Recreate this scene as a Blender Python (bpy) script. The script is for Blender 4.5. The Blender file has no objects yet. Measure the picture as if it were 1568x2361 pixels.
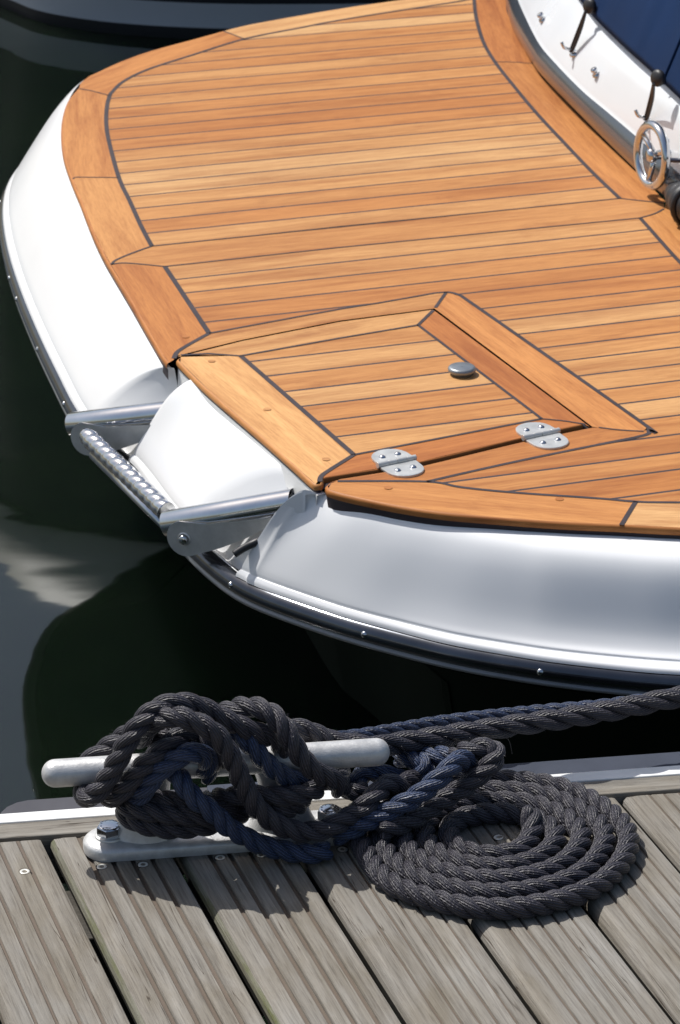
import bpy, bmesh, math, random
from mathutils import Vector, Matrix
from mathutils.geometry import tessellate_polygon
random.seed(7)
R = math.radians
scene = bpy.context.scene
COL = scene.collection

# ---------------------------------------------------------------- camera, world, sun, exposure
W_, H_, F_ = 1568., 2361., 6800.          # picture measured in 1568 x 2361 units
TH, CH = R(24), 1.8                       # camera pitch, camera height over the dock
cam = bpy.data.objects.new('camera', bpy.data.cameras.new('camera'))
COL.objects.link(cam)
cam.location = (0, 0, CH)
cam.rotation_euler = (R(90) - TH, 0, 0)
cam.data.sensor_fit = 'HORIZONTAL'
cam.data.sensor_width = 36
cam.data.lens = 36 * F_ / W_
cam.data.clip_start = .05
cam.data.clip_end = 3000
cam.data.dof.use_dof = True
cam.data.dof.focus_distance = 3.55
cam.data.dof.aperture_fstop = 30
scene.camera = cam

SUNV = Vector((-.50, .42, 1.0)).normalized()     # towards the sun
elev = math.asin(SUNV.z)
azim = math.atan2(SUNV.x, SUNV.y)
world = bpy.data.worlds.new('World'); scene.world = world; world.use_nodes = True
wn = world.node_tree.nodes; wl = world.node_tree.links
bg = wn['Background']
sky = wn.new('ShaderNodeTexSky'); sky.sky_type = 'NISHITA'; sky.sun_disc = False
sky.dust_density = 3.2; sky.ozone_density = 1.2; sky.air_density = 1.2; sky.sun_elevation = elev; sky.sun_rotation = azim
wl.new(sky.outputs[0], bg.inputs[0]); bg.inputs[1].default_value = .10
sl = bpy.data.lights.new('sun', 'SUN'); sl.energy = 4.6; sl.angle = R(.5); sl.color = (1, .975, .935)
sun = bpy.data.objects.new('sun', sl); COL.objects.link(sun)
sun.rotation_euler = SUNV.to_track_quat('Z', 'Y').to_euler()
vs = scene.view_settings
vs.view_transform = 'Standard'; vs.look = 'None'; vs.gamma = 1; vs.exposure = 0.0
scene.render.film_transparent = False

# ---------------------------------------------------------------- measuring helpers
c_, s_ = math.cos(TH), math.sin(TH)
def ray(u, v):
    x = (u - W_/2)/F_; y = -(v - H_/2)/F_
    return Vector((x, c_ + y*s_, -s_ + y*c_))
def P(u, v, z=0.):
    r = ray(u, v); t = (z - CH)/r.z
    return Vector((r.x*t, r.y*t, z))
EA = R(81.7)                                # bearing of the dock edge
ED = Vector((math.sin(EA), math.cos(EA), 0))  # along the edge, to the right
EO = Vector((-math.cos(EA), math.sin(EA), 0)) # out over the water
AX0 = P(252, 1925, .02).dot(EO)             # cleat axis
def PD(u, v, d):                            # point d in front of the cleat's upright plane
    r = ray(u, v); t = (AX0 - d)/(r.dot(EO))
    p = Vector((0, 0, CH)) + r*t
    if p.z < .0135: p = P(u, v, .0135)
    return p
def cat(pts, n=8, closed=False):
    """catmull-rom through Vectors"""
    out = []; N = len(pts)
    for i in range(N if closed else N-1):
        if closed: a, b, c, d = pts[i-1], pts[i], pts[(i+1) % N], pts[(i+2) % N]
        else: a, b, c, d = pts[max(i-1, 0)], pts[i], pts[i+1], pts[min(i+2, N-1)]
        for k in range(n):
            t = k/n
            out.append(.5*((2*b) + (c-a)*t + (2*a-5*b+4*c-d)*t*t + (3*b-a-3*c+d)*t**3))
    if not closed: out.append(pts[-1].copy())
    return out
def resample(pts, step):
    out = [pts[0].copy()]; acc = 0.
    for i in range(1, len(pts)):
        a, b = pts[i-1], pts[i]; L = (b-a).length
        if L < 1e-9: continue
        while acc + L >= step:
            t = (step-acc)/L; a = a.lerp(b, t); out.append(a.copy()); L = (b-a).length; acc = 0.
        acc += L
    return out

# ---------------------------------------------------------------- materials
def newmat(name):
    m = bpy.data.materials.new(name); m.use_nodes = True
    return m, m.node_tree.nodes, m.node_tree.links, m.node_tree.nodes['Principled BSDF']
def N(ns, t, **kw):
    n = ns.new(t)
    for k, v in kw.items():
        if k in n.inputs.keys() if isinstance(k, str) and hasattr(n, 'inputs') else False: n.inputs[k].default_value = v
        else: setattr(n, k, v)
    return n
def ramp(ns, stops):
    r = ns.new('ShaderNodeValToRGB'); e = r.color_ramp.elements
    while len(e) < len(stops): e.new(.5)
    for i, (p, c) in enumerate(stops):
        e[i].position = p; e[i].color = (*c, 1) if len(c) == 3 else c
    return r
def mixrgb(ns, ls, mode, fac, a, b):
    m = ns.new('ShaderNodeMix'); m.data_type = 'RGBA'; m.blend_type = mode
    for sock, val in ((m.inputs[0], fac), (m.inputs[6], a), (m.inputs[7], b)):
        if isinstance(val, (int, float)): sock.default_value = val
        elif isinstance(val, tuple): sock.default_value = (*val, 1) if len(val) == 3 else val
        else: ls.new(val, sock)
    return m.outputs[2]
def math_(ns, ls, op, a, b=None, c=None):
    m = ns.new('ShaderNodeMath'); m.operation = op
    for i, v in enumerate((a, b, c)):
        if v is None: continue
        if isinstance(v, (int, float)): m.inputs[i].default_value = v
        else: ls.new(v, m.inputs[i])
    return m.outputs[0]
def noise(ns, ls, vec, scale, detail=3, rough=.5, dist=0.):
    n = ns.new('ShaderNodeTexNoise'); n.inputs['Scale'].default_value = scale
    n.inputs['Detail'].default_value = detail; n.inputs['Roughness'].default_value = rough
    n.inputs['Distortion'].default_value = dist
    if vec is not None: ls.new(vec, n.inputs['Vector'])
    return n.outputs['Fac']
def bump(ns, ls, h, strength, dist, bs):
    b = ns.new('ShaderNodeBump'); b.inputs['Strength'].default_value = strength
    b.inputs['Distance'].default_value = dist
    ls.new(h, b.inputs['Height']); ls.new(b.outputs[0], bs.inputs['Normal'])
def plain(name, col, rough=.5, metal=0., nscale=0, namp=.0, coat=0., bmp=0., bscale=200):
    m, ns, ls, bs = newmat(name)
    bs.inputs['Base Color'].default_value = (*col, 1)
    bs.inputs['Roughness'].default_value = rough; bs.inputs['Metallic'].default_value = metal
    bs.inputs['Coat Weight'].default_value = coat
    tc = ns.new('ShaderNodeTexCoord').outputs['Object']
    if nscale:
        f = noise(ns, ls, tc, nscale, 5, .6)
        r = ramp(ns, [(.3, tuple(x*(1-namp) for x in col)), (.7, tuple(min(1, x*(1+namp)) for x in col))])
        ls.new(f, r.inputs[0]); ls.new(r.outputs[0], bs.inputs['Base Color'])
        rr = math_(ns, ls, 'MULTIPLY_ADD', f, rough*.6, rough*.7); ls.new(rr, bs.inputs['Roughness'])
    if bmp: bump(ns, ls, noise(ns, ls, tc, bscale, 3), bmp, .001, bs)
    return m

def teak_mat(name, tint):
    m, ns, ls, bs = newmat(name)
    uv = ns.new('ShaderNodeUVMap').outputs[0]
    pid = ns.new('ShaderNodeAttribute'); pid.attribute_name = 'pid'
    sx = ns.new('ShaderNodeSeparateXYZ'); ls.new(uv, sx.inputs[0])
    def coord(su, sv):
        cx = ns.new('ShaderNodeCombineXYZ')
        ls.new(math_(ns, ls, 'MULTIPLY', sx.outputs[0], su), cx.inputs[0])
        ls.new(math_(ns, ls, 'MULTIPLY', sx.outputs[1], sv), cx.inputs[1])
        ls.new(math_(ns, ls, 'MULTIPLY', pid.outputs['Fac'], 7.31), cx.inputs[2])
        return cx.outputs[0]
    wn_ = ns.new('ShaderNodeTexWhiteNoise'); wn_.noise_dimensions = '1D'
    ls.new(math_(ns, ls, 'MULTIPLY', pid.outputs['Fac'], 1.7), wn_.inputs['W'])
    pr = ramp(ns, [(0, (.49, .175, .042)), (.25, (.545, .215, .058)), (.6, (.58, .250, .075)), (.85, (.62, .295, .100)), (1, (.67, .365, .15))])
    ls.new(wn_.outputs['Value'], pr.inputs[0])
    g1 = noise(ns, ls, coord(2.2, 30), 1.0, 5, .62, .8)
    g2 = noise(ns, ls, coord(22, 300), 1.0, 4, .75)
    g3 = noise(ns, ls, coord(7, 24), 1.0, 6, .65, 1.5)
    r1 = ramp(ns, [(.3, (.66, .52, .42)), (.55, (1, 1, 1)), (.78, (1.16, 1.2, 1.25))]); ls.new(g1, r1.inputs[0])
    r2 = ramp(ns, [(.32, (.66, .55, .46)), (.58, (1.05, 1.05, 1.05)), (.8, (1.12, 1.15, 1.2))]); ls.new(g2, r2.inputs[0])
    r3 = ramp(ns, [(.62, (1, 1, 1)), (.82, (1.15, 1.3, 1.6))]); ls.new(g3, r3.inputs[0])
    c = mixrgb(ns, ls, 'MULTIPLY', .85, pr.outputs[0], r1.outputs[0])
    c = mixrgb(ns, ls, 'MULTIPLY', .6, c, r2.outputs[0])
    c = mixrgb(ns, ls, 'MULTIPLY', .6, c, r3.outputs[0])
    c = mixrgb(ns, ls, 'MULTIPLY', 1., c, tint)
    # wandering scuffs and faint stains
    st = noise(ns, ls, coord(6, 14), 1.0, 6, .75, .5)
    rs = ramp(ns, [(.30, (.66, .54, .46)), (.43, (1, 1, 1)), (.60, (1, 1, 1)), (.72, (1.14, 1.25, 1.5))]); ls.new(st, rs.inputs[0])
    c = mixrgb(ns, ls, 'MULTIPLY', .5, c, rs.outputs[0])
    ls.new(c, bs.inputs['Base Color'])
    bs.inputs['Roughness'].default_value = .55
    bs.inputs['Specular IOR Level'].default_value = .35
    bump(ns, ls, g2, .25, .0008, bs)
    return m
TEAK = teak_mat('teak', (.85, .92, .98))
TEAKR = teak_mat('teak red', (.84, .83, .82))
TEAKB = teak_mat('teak border', (.93, 1.0, 1.05))
TEAKP = teak_mat('teak pale', (1.05, 1.22, 1.42))
CAULK = plain('caulk', (.034, .023, .027), .6, nscale=30, namp=.25)
GEL = plain('white gelcoat', (.80, .805, .81), .24, nscale=4, namp=.012, coat=.15)
GELG = plain('white plastic trim', (.82, .82, .80), .35, nscale=18, namp=.05)
STEEL = plain('stainless', (.62, .63, .65), .13, 1., nscale=25, namp=.06)
STEELD = plain('stainless worn', (.60, .60, .58), .38, .55, nscale=40, namp=.12, bmp=.1, bscale=300)
GALV = plain('cast aluminium', (.56, .56, .555), .42, .40, nscale=70, namp=.14, bmp=.35, bscale=420)
BLACKR = plain('black rubber', (.018, .018, .02), .45, nscale=20, namp=.3)
GREYR = plain('grey rubber', (.075, .075, .085), .55, nscale=12, namp=.14)
ALUG = plain('grey rail', (.055, .063, .085), .6, nscale=16, namp=.1)
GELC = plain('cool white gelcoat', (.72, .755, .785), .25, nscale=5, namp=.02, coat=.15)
SHADEC = plain('coaming painted shade', (.050, .060, .074), .2, nscale=8, namp=.1, coat=.3)  # shade under the white coaming, put into a dark colour
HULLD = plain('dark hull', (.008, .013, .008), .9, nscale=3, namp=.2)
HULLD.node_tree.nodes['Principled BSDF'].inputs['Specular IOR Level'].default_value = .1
NAVY = plain('navy canvas', (.009, .027, .080), .85, nscale=6, namp=.12, bmp=.5, bscale=900)
NAVY.node_tree.nodes['Principled BSDF'].inputs['Specular IOR Level'].default_value = .1
for m_ in (ALUG, GREYR): m_.node_tree.nodes['Principled BSDF'].inputs['Specular IOR Level'].default_value = .12
FARG = plain('grey boat side', (.52, .56, .62), .4, nscale=2, namp=.05)
FARC = plain('dark cabin', (.020, .034, .018), .7, nscale=1.2, namp=.5)
FARP = plain('pale gunwale', (.75, .76, .68), .5, nscale=2, namp=.2)
FARD = plain('dark boat side', (.008, .010, .013), .6, nscale=2, namp=.1)

def dock_mat(name, tint=(1, 1, 1), brown=0., algae=0.):
    m, ns, ls, bs = newmat(name)
    uv = ns.new('ShaderNodeUVMap').outputs[0]
    oi = ns.new('ShaderNodeObjectInfo').outputs['Random']
    sx = ns.new('ShaderNodeSeparateXYZ'); ls.new(uv, sx.inputs[0])
    def coord(su, sv, off=0):
        cx = ns.new('ShaderNodeCombineXYZ')
        ls.new(math_(ns, ls, 'MULTIPLY', sx.outputs[0], su), cx.inputs[0])
        ls.new(math_(ns, ls, 'MULTIPLY', sx.outputs[1], sv), cx.inputs[1])
        ls.new(math_(ns, ls, 'MULTIPLY_ADD', oi, 37.3, off), cx.inputs[2])
        return cx.outputs[0]
    g1 = noise(ns, ls, coord(4, 95), 1, 6, .6, .35)
    g2 = noise(ns, ls, coord(18, 420, 5), 1, 4, .7, .4)
    g3 = noise(ns, ls, coord(7, 14, 9), 1, 5, .6, .6)
    r1 = ramp(ns, [(.25, (.170, .158, .140)), (.5, (.235, .222, .200)), (.75, (.315, .302, .278))]); ls.new(g1, r1.inputs[0])
    r2 = ramp(ns, [(.30, (.52, .50, .48)), (.5, (1, 1, 1)), (.75, (1.12, 1.12, 1.12))]); ls.new(g2, r2.inputs[0])
    r3 = ramp(ns, [(.3, (.80, .76, .68)), (.5, (1, 1, 1)), (.72, (1.06, 1.10, 1.16))]); ls.new(g3, r3.inputs[0])
    c = mixrgb(ns, ls, 'MULTIPLY', .8, r1.outputs[0], r2.outputs[0])
    c = mixrgb(ns, ls, 'MULTIPLY', .9, c, r3.outputs[0])
    # drying cracks along the grain
    ck = noise(ns, ls, coord(3.2, 110, 21), 1, 2, .4, .3)
    ck = math_(ns, ls, 'ABSOLUTE', math_(ns, ls, 'SUBTRACT', ck, .52))
    gate = noise(ns, ls, coord(4, 20, 31), 1, 2)
    rk = ramp(ns, [(0., (.2, .17, .15)), (.006, (.55, .5, .46)), (.012, (1, 1, 1))]); ls.new(ck, rk.inputs[0])
    gt = ramp(ns, [(.5, (0, 0, 0)), (.58, (1, 1, 1))]); ls.new(gate, gt.inputs[0])
    cm = ns.new('ShaderNodeMix'); cm.data_type = 'RGBA'; cm.blend_type = 'MULTIPLY'
    ls.new(gt.outputs[0], cm.inputs[0]); ls.new(c, cm.inputs[6]); ls.new(rk.outputs[0], cm.inputs[7]); c = cm.outputs[2]
    c = mixrgb(ns, ls, 'MULTIPLY', 1., c, tint)
    if brown: c = mixrgb(ns, ls, 'MIX', brown, c, (.120, .092, .070))
    if algae:
        ga = ramp(ns, [(.50, (0, 0, 0)), (.72, (1, 1, 1))]); ls.new(noise(ns, ls, coord(9, 45, 3), 1, 5, .7), ga.inputs[0])
        al = mixrgb(ns, ls, 'MIX', algae, (.13, .125, .09), (.10, .11, .035))
        cm = ns.new('ShaderNodeMix'); cm.data_type = 'RGBA'
        ls.new(ga.outputs[0], cm.inputs[0]); ls.new(c, cm.inputs[6]); ls.new(al, cm.inputs[7]); c = cm.outputs[2]
    ls.new(c, bs.inputs['Base Color']); bs.inputs['Roughness'].default_value = .7
    bs.inputs['Specular IOR Level'].default_value = .3
    hh = math_(ns, ls, 'ADD', g2, math_(ns, ls, 'MULTIPLY', g1, 1.2))
    bump(ns, ls, hh, .7, .0012, bs)
    return m
DW = dock_mat('weathered plank', (.89, .862, .815))
DG = dock_mat('plank groove dirt and shade', (.8, .75, .7), brown=.85)  # groove dirt, mixed darker to stand for shade on the groove walls
DA = dock_mat('plank side algae', (.8, .82, .7), algae=1.)
DD = dock_mat('plank underside shade', (.25, .24, .22))  # plank wood tinted dark for the shade in the gaps and below

def rope_mat(name, dark, light):
    m, ns, ls, bs = newmat(name)
    uv = ns.new('ShaderNodeUVMap').outputs[0]
    sx = ns.new('ShaderNodeSeparateXYZ'); ls.new(uv, sx.inputs[0])
    # yarns running slantwise on every strand (u = metres along, v = turns round the strand)
    ph = math_(ns, ls, 'ADD', math_(ns, ls, 'MULTIPLY', sx.outputs[0], 240.), math_(ns, ls, 'MULTIPLY', sx.outputs[1], 14.))
    wob = noise(ns, ls, uv, 22, 3)
    ph = math_(ns, ls, 'ADD', ph, math_(ns, ls, 'MULTIPLY', wob, .8))
    s = math_(ns, ls, 'SINE', math_(ns, ls, 'MULTIPLY', ph, 2*math.pi))
    h = math_(ns, ls, 'MULTIPLY_ADD', s, .5, .5)
    tc = ns.new('ShaderNodeTexCoord').outputs['Object']
    n1 = noise(ns, ls, tc, 55, 4, .6); n2 = noise(ns, ls, tc, 900, 3, .6)
    f = math_(ns, ls, 'ADD', math_(ns, ls, 'MULTIPLY', h, .45), math_(ns, ls, 'ADD', math_(ns, ls, 'MULTIPLY', n1, .35), math_(ns, ls, 'MULTIPLY', n2, .35)))
    r = ramp(ns, [(.25, dark), (.62, tuple((a+b)/2 for a, b in zip(dark, light))), (.9, light)]); ls.new(f, r.inputs[0])
    ls.new(r.outputs[0], bs.inputs['Base Color'])
    bs.inputs['Roughness'].default_value = .37
    bs.inputs['Specular IOR Level'].default_value = .55
    bs.inputs['Sheen Weight'].default_value = .05
    hh = math_(ns, ls, 'ADD', h, math_(ns, ls, 'MULTIPLY', n2, .7))
    bump(ns, ls, hh, .9, .0011, bs)
    return m
ROPEG = rope_mat('grey rope', (.0036, .0036, .0072), (.046, .041, .058))
ROPEB = rope_mat('blue rope', (.0045, .0080, .021), (.042, .072, .165))

def water_mat():
    m, ns, ls, bs = newmat('water')
    tc = ns.new('ShaderNodeTexCoord').outputs['Object']
    mp = ns.new('ShaderNodeMapping'); mp.inputs['Scale'].default_value = (1, 2.2, 1); ls.new(tc, mp.inputs[0])
    n1 = noise(ns, ls, mp.outputs[0], 1.3, 1.5, .45, .5); n2 = noise(ns, ls, mp.outputs[0], 5, 2, .5)
    cl = noise(ns, ls, tc, 1.2, 4, .6)
    r = ramp(ns, [(.35, (.0032, .0062, .0040)), (.7, (.0062, .0108, .0058))]); ls.new(cl, r.inputs[0])
    ls.new(r.outputs[0], bs.inputs['Base Color'])
    bs.subsurface_method = 'BURLEY'; bs.inputs['Subsurface Weight'].default_value = 1.
    bs.inputs['Subsurface Radius'].default_value = (.7, 1., .7); bs.inputs['Subsurface Scale'].default_value = .45
    bs.inputs['Roughness'].default_value = .03; bs.inputs['IOR'].default_value = 1.50
    hh = math_(ns, ls, 'ADD', n1, math_(ns, ls, 'MULTIPLY', n2, .05))
    bump(ns, ls, hh, .11, .02, bs)
    return m
WATER = water_mat()

# ---------------------------------------------------------------- mesh helpers
class MB:
    def __init__(s): s.v = []; s.f = []; s.m = []; s.uv = []; s.pid = []; s.mats = []; s.smooth = []
    def mi(s, mat):
        if mat not in s.mats: s.mats.append(mat)
        return s.mats.index(mat)
    def face(s, idx, mat, uv=None, pid=0., smooth=False):
        s.f.append(tuple(idx)); s.m.append(s.mi(mat)); s.uv.append(uv); s.pid.append(pid); s.smooth.append(smooth)
    def grid(s, rows, mat, closed=False, uvf=None, smooth=True, pid=0., flip=False, caps=False, matf=None):
        """rows: list of lists of Vectors"""
        b = len(s.v); nr = len(rows); nc = len(rows[0])
        for r in rows: s.v.extend(r)
        for i in range(nr-1):
            for j in range(nc if closed else nc-1):
                j2 = (j+1) % nc
                q = [b+i*nc+j, b+i*nc+j2, b+(i+1)*nc+j2, b+(i+1)*nc+j]
                if flip: q.reverse()
                uv = None
                if uvf:
                    uv = [uvf(i, j), uvf(i, j+1), uvf(i+1, j+1), uvf(i+1, j)]
                    if flip: uv.reverse()
                s.face(q, matf(i, j) if matf else mat, uv, pid, smooth)
        if caps:
            s.face([b+j for j in range(nc)][::(1 if flip else -1)], mat, None, pid, False)
            s.face([b+(nr-1)*nc+j for j in range(nc)][::(-1 if flip else 1)], mat, None, pid, False)
    def tube(s, pts, r, mat, n=10, closed=False, caps=True, uvs=True, rad=None):
        rows = []; T = []; M = len(pts)
        up = None; acc = 0; L = []
        for i, p in enumerate(pts):
            a = pts[i-1] if (i > 0 or closed) else p
            b = pts[(i+1) % M] if (i < M-1 or closed) else p
            t = (b-a).normalized()
            if up is None:
                up = t.orthogonal().normalized()
            else: up = (up - t*up.dot(t)).normalized()
            sd = t.cross(up)
            rr = rad(i/(M-1)) if rad else r
            rows.append([p + (up*math.cos(2*math.pi*k/n) + sd*math.sin(2*math.pi*k/n))*rr for k in range(n)])
            if i: acc += (p-pts[i-1]).length
            L.append(acc)
        if closed: rows.append(rows[0]); L.append(acc)
        s.grid(rows, mat, closed=True, uvf=lambda i, j: (L[i], j/n), caps=caps and not closed)
    def box(s, c, ax, ay, az, hx, hy, hz, mat, bev=0., smooth=False):
        """bevelled box: centre, three unit axes, half sizes"""
        bm = bmesh.new(); bmesh.ops.create_cube(bm, size=2)
        for v in bm.verts: v.co = Vector((v.co.x*hx, v.co.y*hy, v.co.z*hz))
        if bev: bmesh.ops.bevel(bm, geom=list(bm.edges), offset=bev, segments=3, affect='EDGES', profile=.6)
        M = Matrix((ax, ay, az)).transposed()
        b = len(s.v)
        bm.verts.index_update()
        for v in bm.verts: s.v.append(c + M @ v.co)
        for f in bm.faces:
            uv = [(v.co.x, v.co.y if abs(f.normal.z) > .5 else v.co.z) for v in f.verts]
            s.face([b+v.index for v in f.verts], mat, uv, 0, smooth)
        bm.free()
    def lathe(s, c, ax, prof, mat, n=24):
        ax = ax.normalized(); o = ax.orthogonal().normalized(); q = ax.cross(o)
        rows = [[c + ax*h + (o*math.cos(2*math.pi*k/n)+q*math.sin(2*math.pi*k/n))*max(r, 1e-5) for k in range(n)] for r, h in prof]
        s.grid(rows, mat, closed=True)
    def build(s, name, parent=None):
        me = bpy.data.meshes.new(name)
        me.from_pydata([tuple(v) for v in s.v], [], s.f)
        for m in s.mats: me.materials.append(m)
        me.polygons.foreach_set('material_index', s.m)
        me.polygons.foreach_set('use_smooth', s.smooth)
        if any(u is not None for u in s.uv):
            ul = me.uv_layers.new(name='UVMap'); k = 0
            for p, u in zip(me.polygons, s.uv):
                for j, li in enumerate(p.loop_indices):
                    ul.data[li].uv = u[j] if u is not None else (s.v[s.f[p.index][j]].x, s.v[s.f[p.index][j]].y)
        a = me.attributes.new('pid', 'FLOAT', 'FACE'); a.data.foreach_set('value', s.pid)
        me.validate(); me.update()
        o = bpy.data.objects.new(name, me); COL.objects.link(o)
        if parent: attach(o, parent)
        return o
def attach(o, parent):
    o.parent = parent
    o.matrix_parent_inverse = Matrix.Identity(4)
    o.data.transform(Matrix.Translation(-parent_loc(parent))) if o.data else None
    return o
def parent_loc(p):
    l = Vector((0, 0, 0))
    while p: l += Vector(p.location); p = p.parent
    return l
def tag(o, label=None, cat_=None, group=None, kind=None):
    if label: o['label'] = label
    if cat_: o['category'] = cat_
    if group: o['group'] = group
    if kind: o['kind'] = kind
    return o
def empty(name, loc, label, cat_, group=None):
    o = bpy.data.objects.new(name, None); COL.objects.link(o); o.location = loc
    return tag(o, label, cat_, group)
Z = Vector((0, 0, 1))

# ---------------------------------------------------------------- water
WZ = -.63
mb = MB(); S = 400
mb.grid([[Vector((-S, -60, WZ)), Vector((S, -60, WZ))], [Vector((-S, 900, WZ)), Vector((S, 900, WZ))]], WATER, smooth=False)
tag(mb.build('water'), kind='structure')
mb = MB()
mb.grid([[Vector((-S, -60, -4)), Vector((S, -60, -4))], [Vector((-S, 900, -4)), Vector((S, 900, -4))]],
        plain('mud', (.02, .022, .014), .9, nscale=2, namp=.2), smooth=False)
tag(mb.build('harbour_bed'), kind='structure')

# ================================================================ MOTOR BOAT
DZ = .10
boat = empty('motor_boat', P(900, 900, -.45), 'white motor boat stern with slatted teak deck and folded steel ladder', 'boat')
QA = R(72.2)
QD = Vector((math.sin(QA), math.cos(QA), 0)); QN = Vector((-QD.y, QD.x, 0))

def poly_piece(mb, px, mat, direc=None, pid=0., z=DZ, seams=None, seamw=.0056, step=1.0, seammat=None):
    pts = [P(u, v, z) for u, v in px]
    if direc is None: direc = QD
    dn = Vector((-direc.y, direc.x, 0))
    bm = bmesh.new()
    vv = [bm.verts.new(p) for p in pts]
    tris = tessellate_polygon([pts])
    for t in tris:
        try: bm.faces.new([vv[i] for i in t])
        except ValueError: pass
    cuts = []
    if seams:
        for q in seams:
            for o in (-seamw/2, seamw/2):
                cuts.append(q+o)
        for q in cuts:
            bmesh.ops.bisect_plane(bm, geom=list(bm.verts)+list(bm.edges)+list(bm.faces), plane_co=QN*q+Vector((0, 0, z)), plane_no=QN, dist=1e-6)
    bm.normal_update(); bm.verts.index_update()
    b = len(mb.v)
    for v in bm.verts: mb.v.append(v.co.copy())
    for f in bm.faces:
        idx = [v for v in f.verts]
        if f.normal.z < 0: idx.reverse()
        m_, pp = mat, pid
        if seams:
            q = f.calc_center_median().dot(QN)
            k = sum(1 for s in seams if s < q)
            pp = pid + k*1.0
            if min(abs(q-s) for s in seams) < seamw/2: m_ = CAULK
        uv = [(v.co.dot(direc), v.co.dot(dn)) for v in idx]
        mb.face([b+v.index for v in idx], m_, uv, pp)
    bm.free()
def dirpx(a, b):
    d = P(*b, DZ)-P(*a, DZ); return d.normalized()
def ribbon(mb, px, w, mat=CAULK, z=DZ+.0006, n=6, smoothline=True):
    pts = [P(u, v, z) for u, v in px]
    if smoothline and len(pts) > 2: pts = cat(pts, n)
    L = []; Rr = []
    for i, p in enumerate(pts):
        t = (pts[min(i+1, len(pts)-1)]-pts[max(i-1, 0)]).normalized(); n_ = Vector((-t.y, t.x, 0))
        L.append(p+n_*w/2); Rr.append(p-n_*w/2)
    mb.grid([Rr, L], mat, smooth=False, flip=False)

outL = [(183,204),(160,232),(148,270),(145,310),(151,360),(168,412)]
innA_left = [(350,567),(325,520),(300,465),(274,409),(251,325),(245,285),(246,250),(252,222),(260,210),(285,187),(340,160),(435,129),(565,89),(685,65),(784,46),(934,22),(1044,5),(1093,-4)]
innA_right = [(1093,-4),(1098,40),(1114,95),(1141,142),(1184,197),(1234,257),(1299,327),(1369,400),(1429,457)]
surr_top = [(482,768),(784,712),(874,698),(1004,675),(1029,673)]
surr_right = [(1029,673),(1056,679),(1104,710),(1479,973),(1494,990)]
surr_bot = [(1494,990),(1486,1003),(1379,1025),(1184,1065),(984,1110)]
bot_in = [(778,1109),(984,1110),(1064,1123),(1184,1135),(1384,1149),(1466,1156),(1568,1158),(2100,1160)]
def dense(px, n=6):
    v = cat([Vector((a, b, 0)) for a, b in px], n); return [(p.x, p.y) for p in v]
dk = MB()
seamsA = [4.8431+.0724*k for k in range(0, 30)]
iaL, iaR = dense(innA_left), dense(innA_right)
poly_piece(dk, iaL + iaR[1:], TEAK, seams=seamsA, pid=3)
poly_piece(dk, [(255,608),(350,567),(784,521),(1429,457),(1531,468),(1531,482),(1476,502),(784,570),(380,614)], TEAK, pid=61)
seamsB = [4.659,4.588,4.512,4.440,4.3614,4.2963,4.2281,4.1575,4.0926,4.0236,3.9574,3.8939,3.824,3.7545,3.6887,3.6307,3.5606,3.495,3.43,3.36,3.29]
seamsB = sorted(seamsB)
fieldB = [(380,614),(784,570),(1476,502),(1554,590),(1720,760),(2100,1100)] + bot_in[::-1][:-1] + [(1184,1065),(1379,1025),(1486,1003),(1494,990),(1479,973),(1104,710),(1056,679),(1029,673),(1004,675),(874,698),(784,712),(482,768)]
poly_piece(dk, fieldB, TEAK, seams=seamsB, pid=70)
# border pieces
def piece(px, a, b, pid, mat=TEAKB): poly_piece(dk, px, mat, direc=dirpx(a, b), pid=pid)
o1 = dense([(183,204),(186,192),(205,177),(230,165),(280,142),(350,117),(450,90),(515,72)], 4)
piece(o1 + [(565,89),(435,129),(340,160),(285,187),(260,210),(252,222)], (230,190), (500,85), 131)
piece(dense([(515,72),(585,55),(784,20),(924,0),(1010,-12),(1093,-22)], 4) + [(1093,-4),(1044,5),(934,22),(784,46),(685,65),(565,89)], (560,75), (1000,0), 132)
piece(dense(outL, 5) + dense([(274,409),(251,325),(245,285),(246,250),(252,222)], 5), (200,210), (210,410), 133)
piece([(168,412),(190,465),(215,530),(237,577),(255,608)] + iaL[:19][::1], (210,410), (300,600), 134)
piece([(255,608),(300,685),(340,755),(375,815),(390,836),(400,830),(410,810),(482,768),(380,614)], (320,610), (440,790), 135)
piece([(1093,-22),(1150,-60),(1162,-20),(1166,0),(1168,24),(1183,69),(1215,125),(1228,146)] + iaR[:19][::-1], (1130,0), (1190,140), 136, TEAKR)
piece([(1141,142),(1228,146),(1255,184),(1324,256),(1397,329),(1475,404),(1536,466),(1531,468),(1429,457),(1369,400),(1299,327),(1234,257),(1184,197)], (1190,150), (1480,450), 137)
piece([(1476,502),(1531,482),(1536,466),(1568,498),(1720,645),(2150,1040),(2100,1100),(1720,760),(1554,590)], (1500,490), (1700,690), 138)
piece([(410,810),(482,768)] + surr_top[1:] + [(1002,711),(784,739),(560,783),(408,820)], (482,775), (1000,690), 141, TEAK)
piece([(1002,711),(1029,673),(1056,679),(1104,710),(1479,973),(1492,985),(1484,994),(1381,985),(1366,984)], (1040,690), (1440,985), 142, TEAKP)
piece([(1366,986),(1381,985),(1484,994),(1494,990),(1486,1003),(1379,1025),(1184,1065),(984,1110),(778,1109),(757,1114),(784,1105),(974,1075),(1214,1017)], (800,1100), (1400,1000), 143, TEAK)
bo = dense([(757,1127),(791,1138),(857,1153),(940,1169),(1023,1181),(1122,1190),(1284,1202),(1434,1209)], 4)
piece(bo + [(1466,1156),(1384,1149),(1184,1135),(1064,1123),(984,1110),(778,1109),(764,1114)], (800,1120), (1400,1180), 144)
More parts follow.
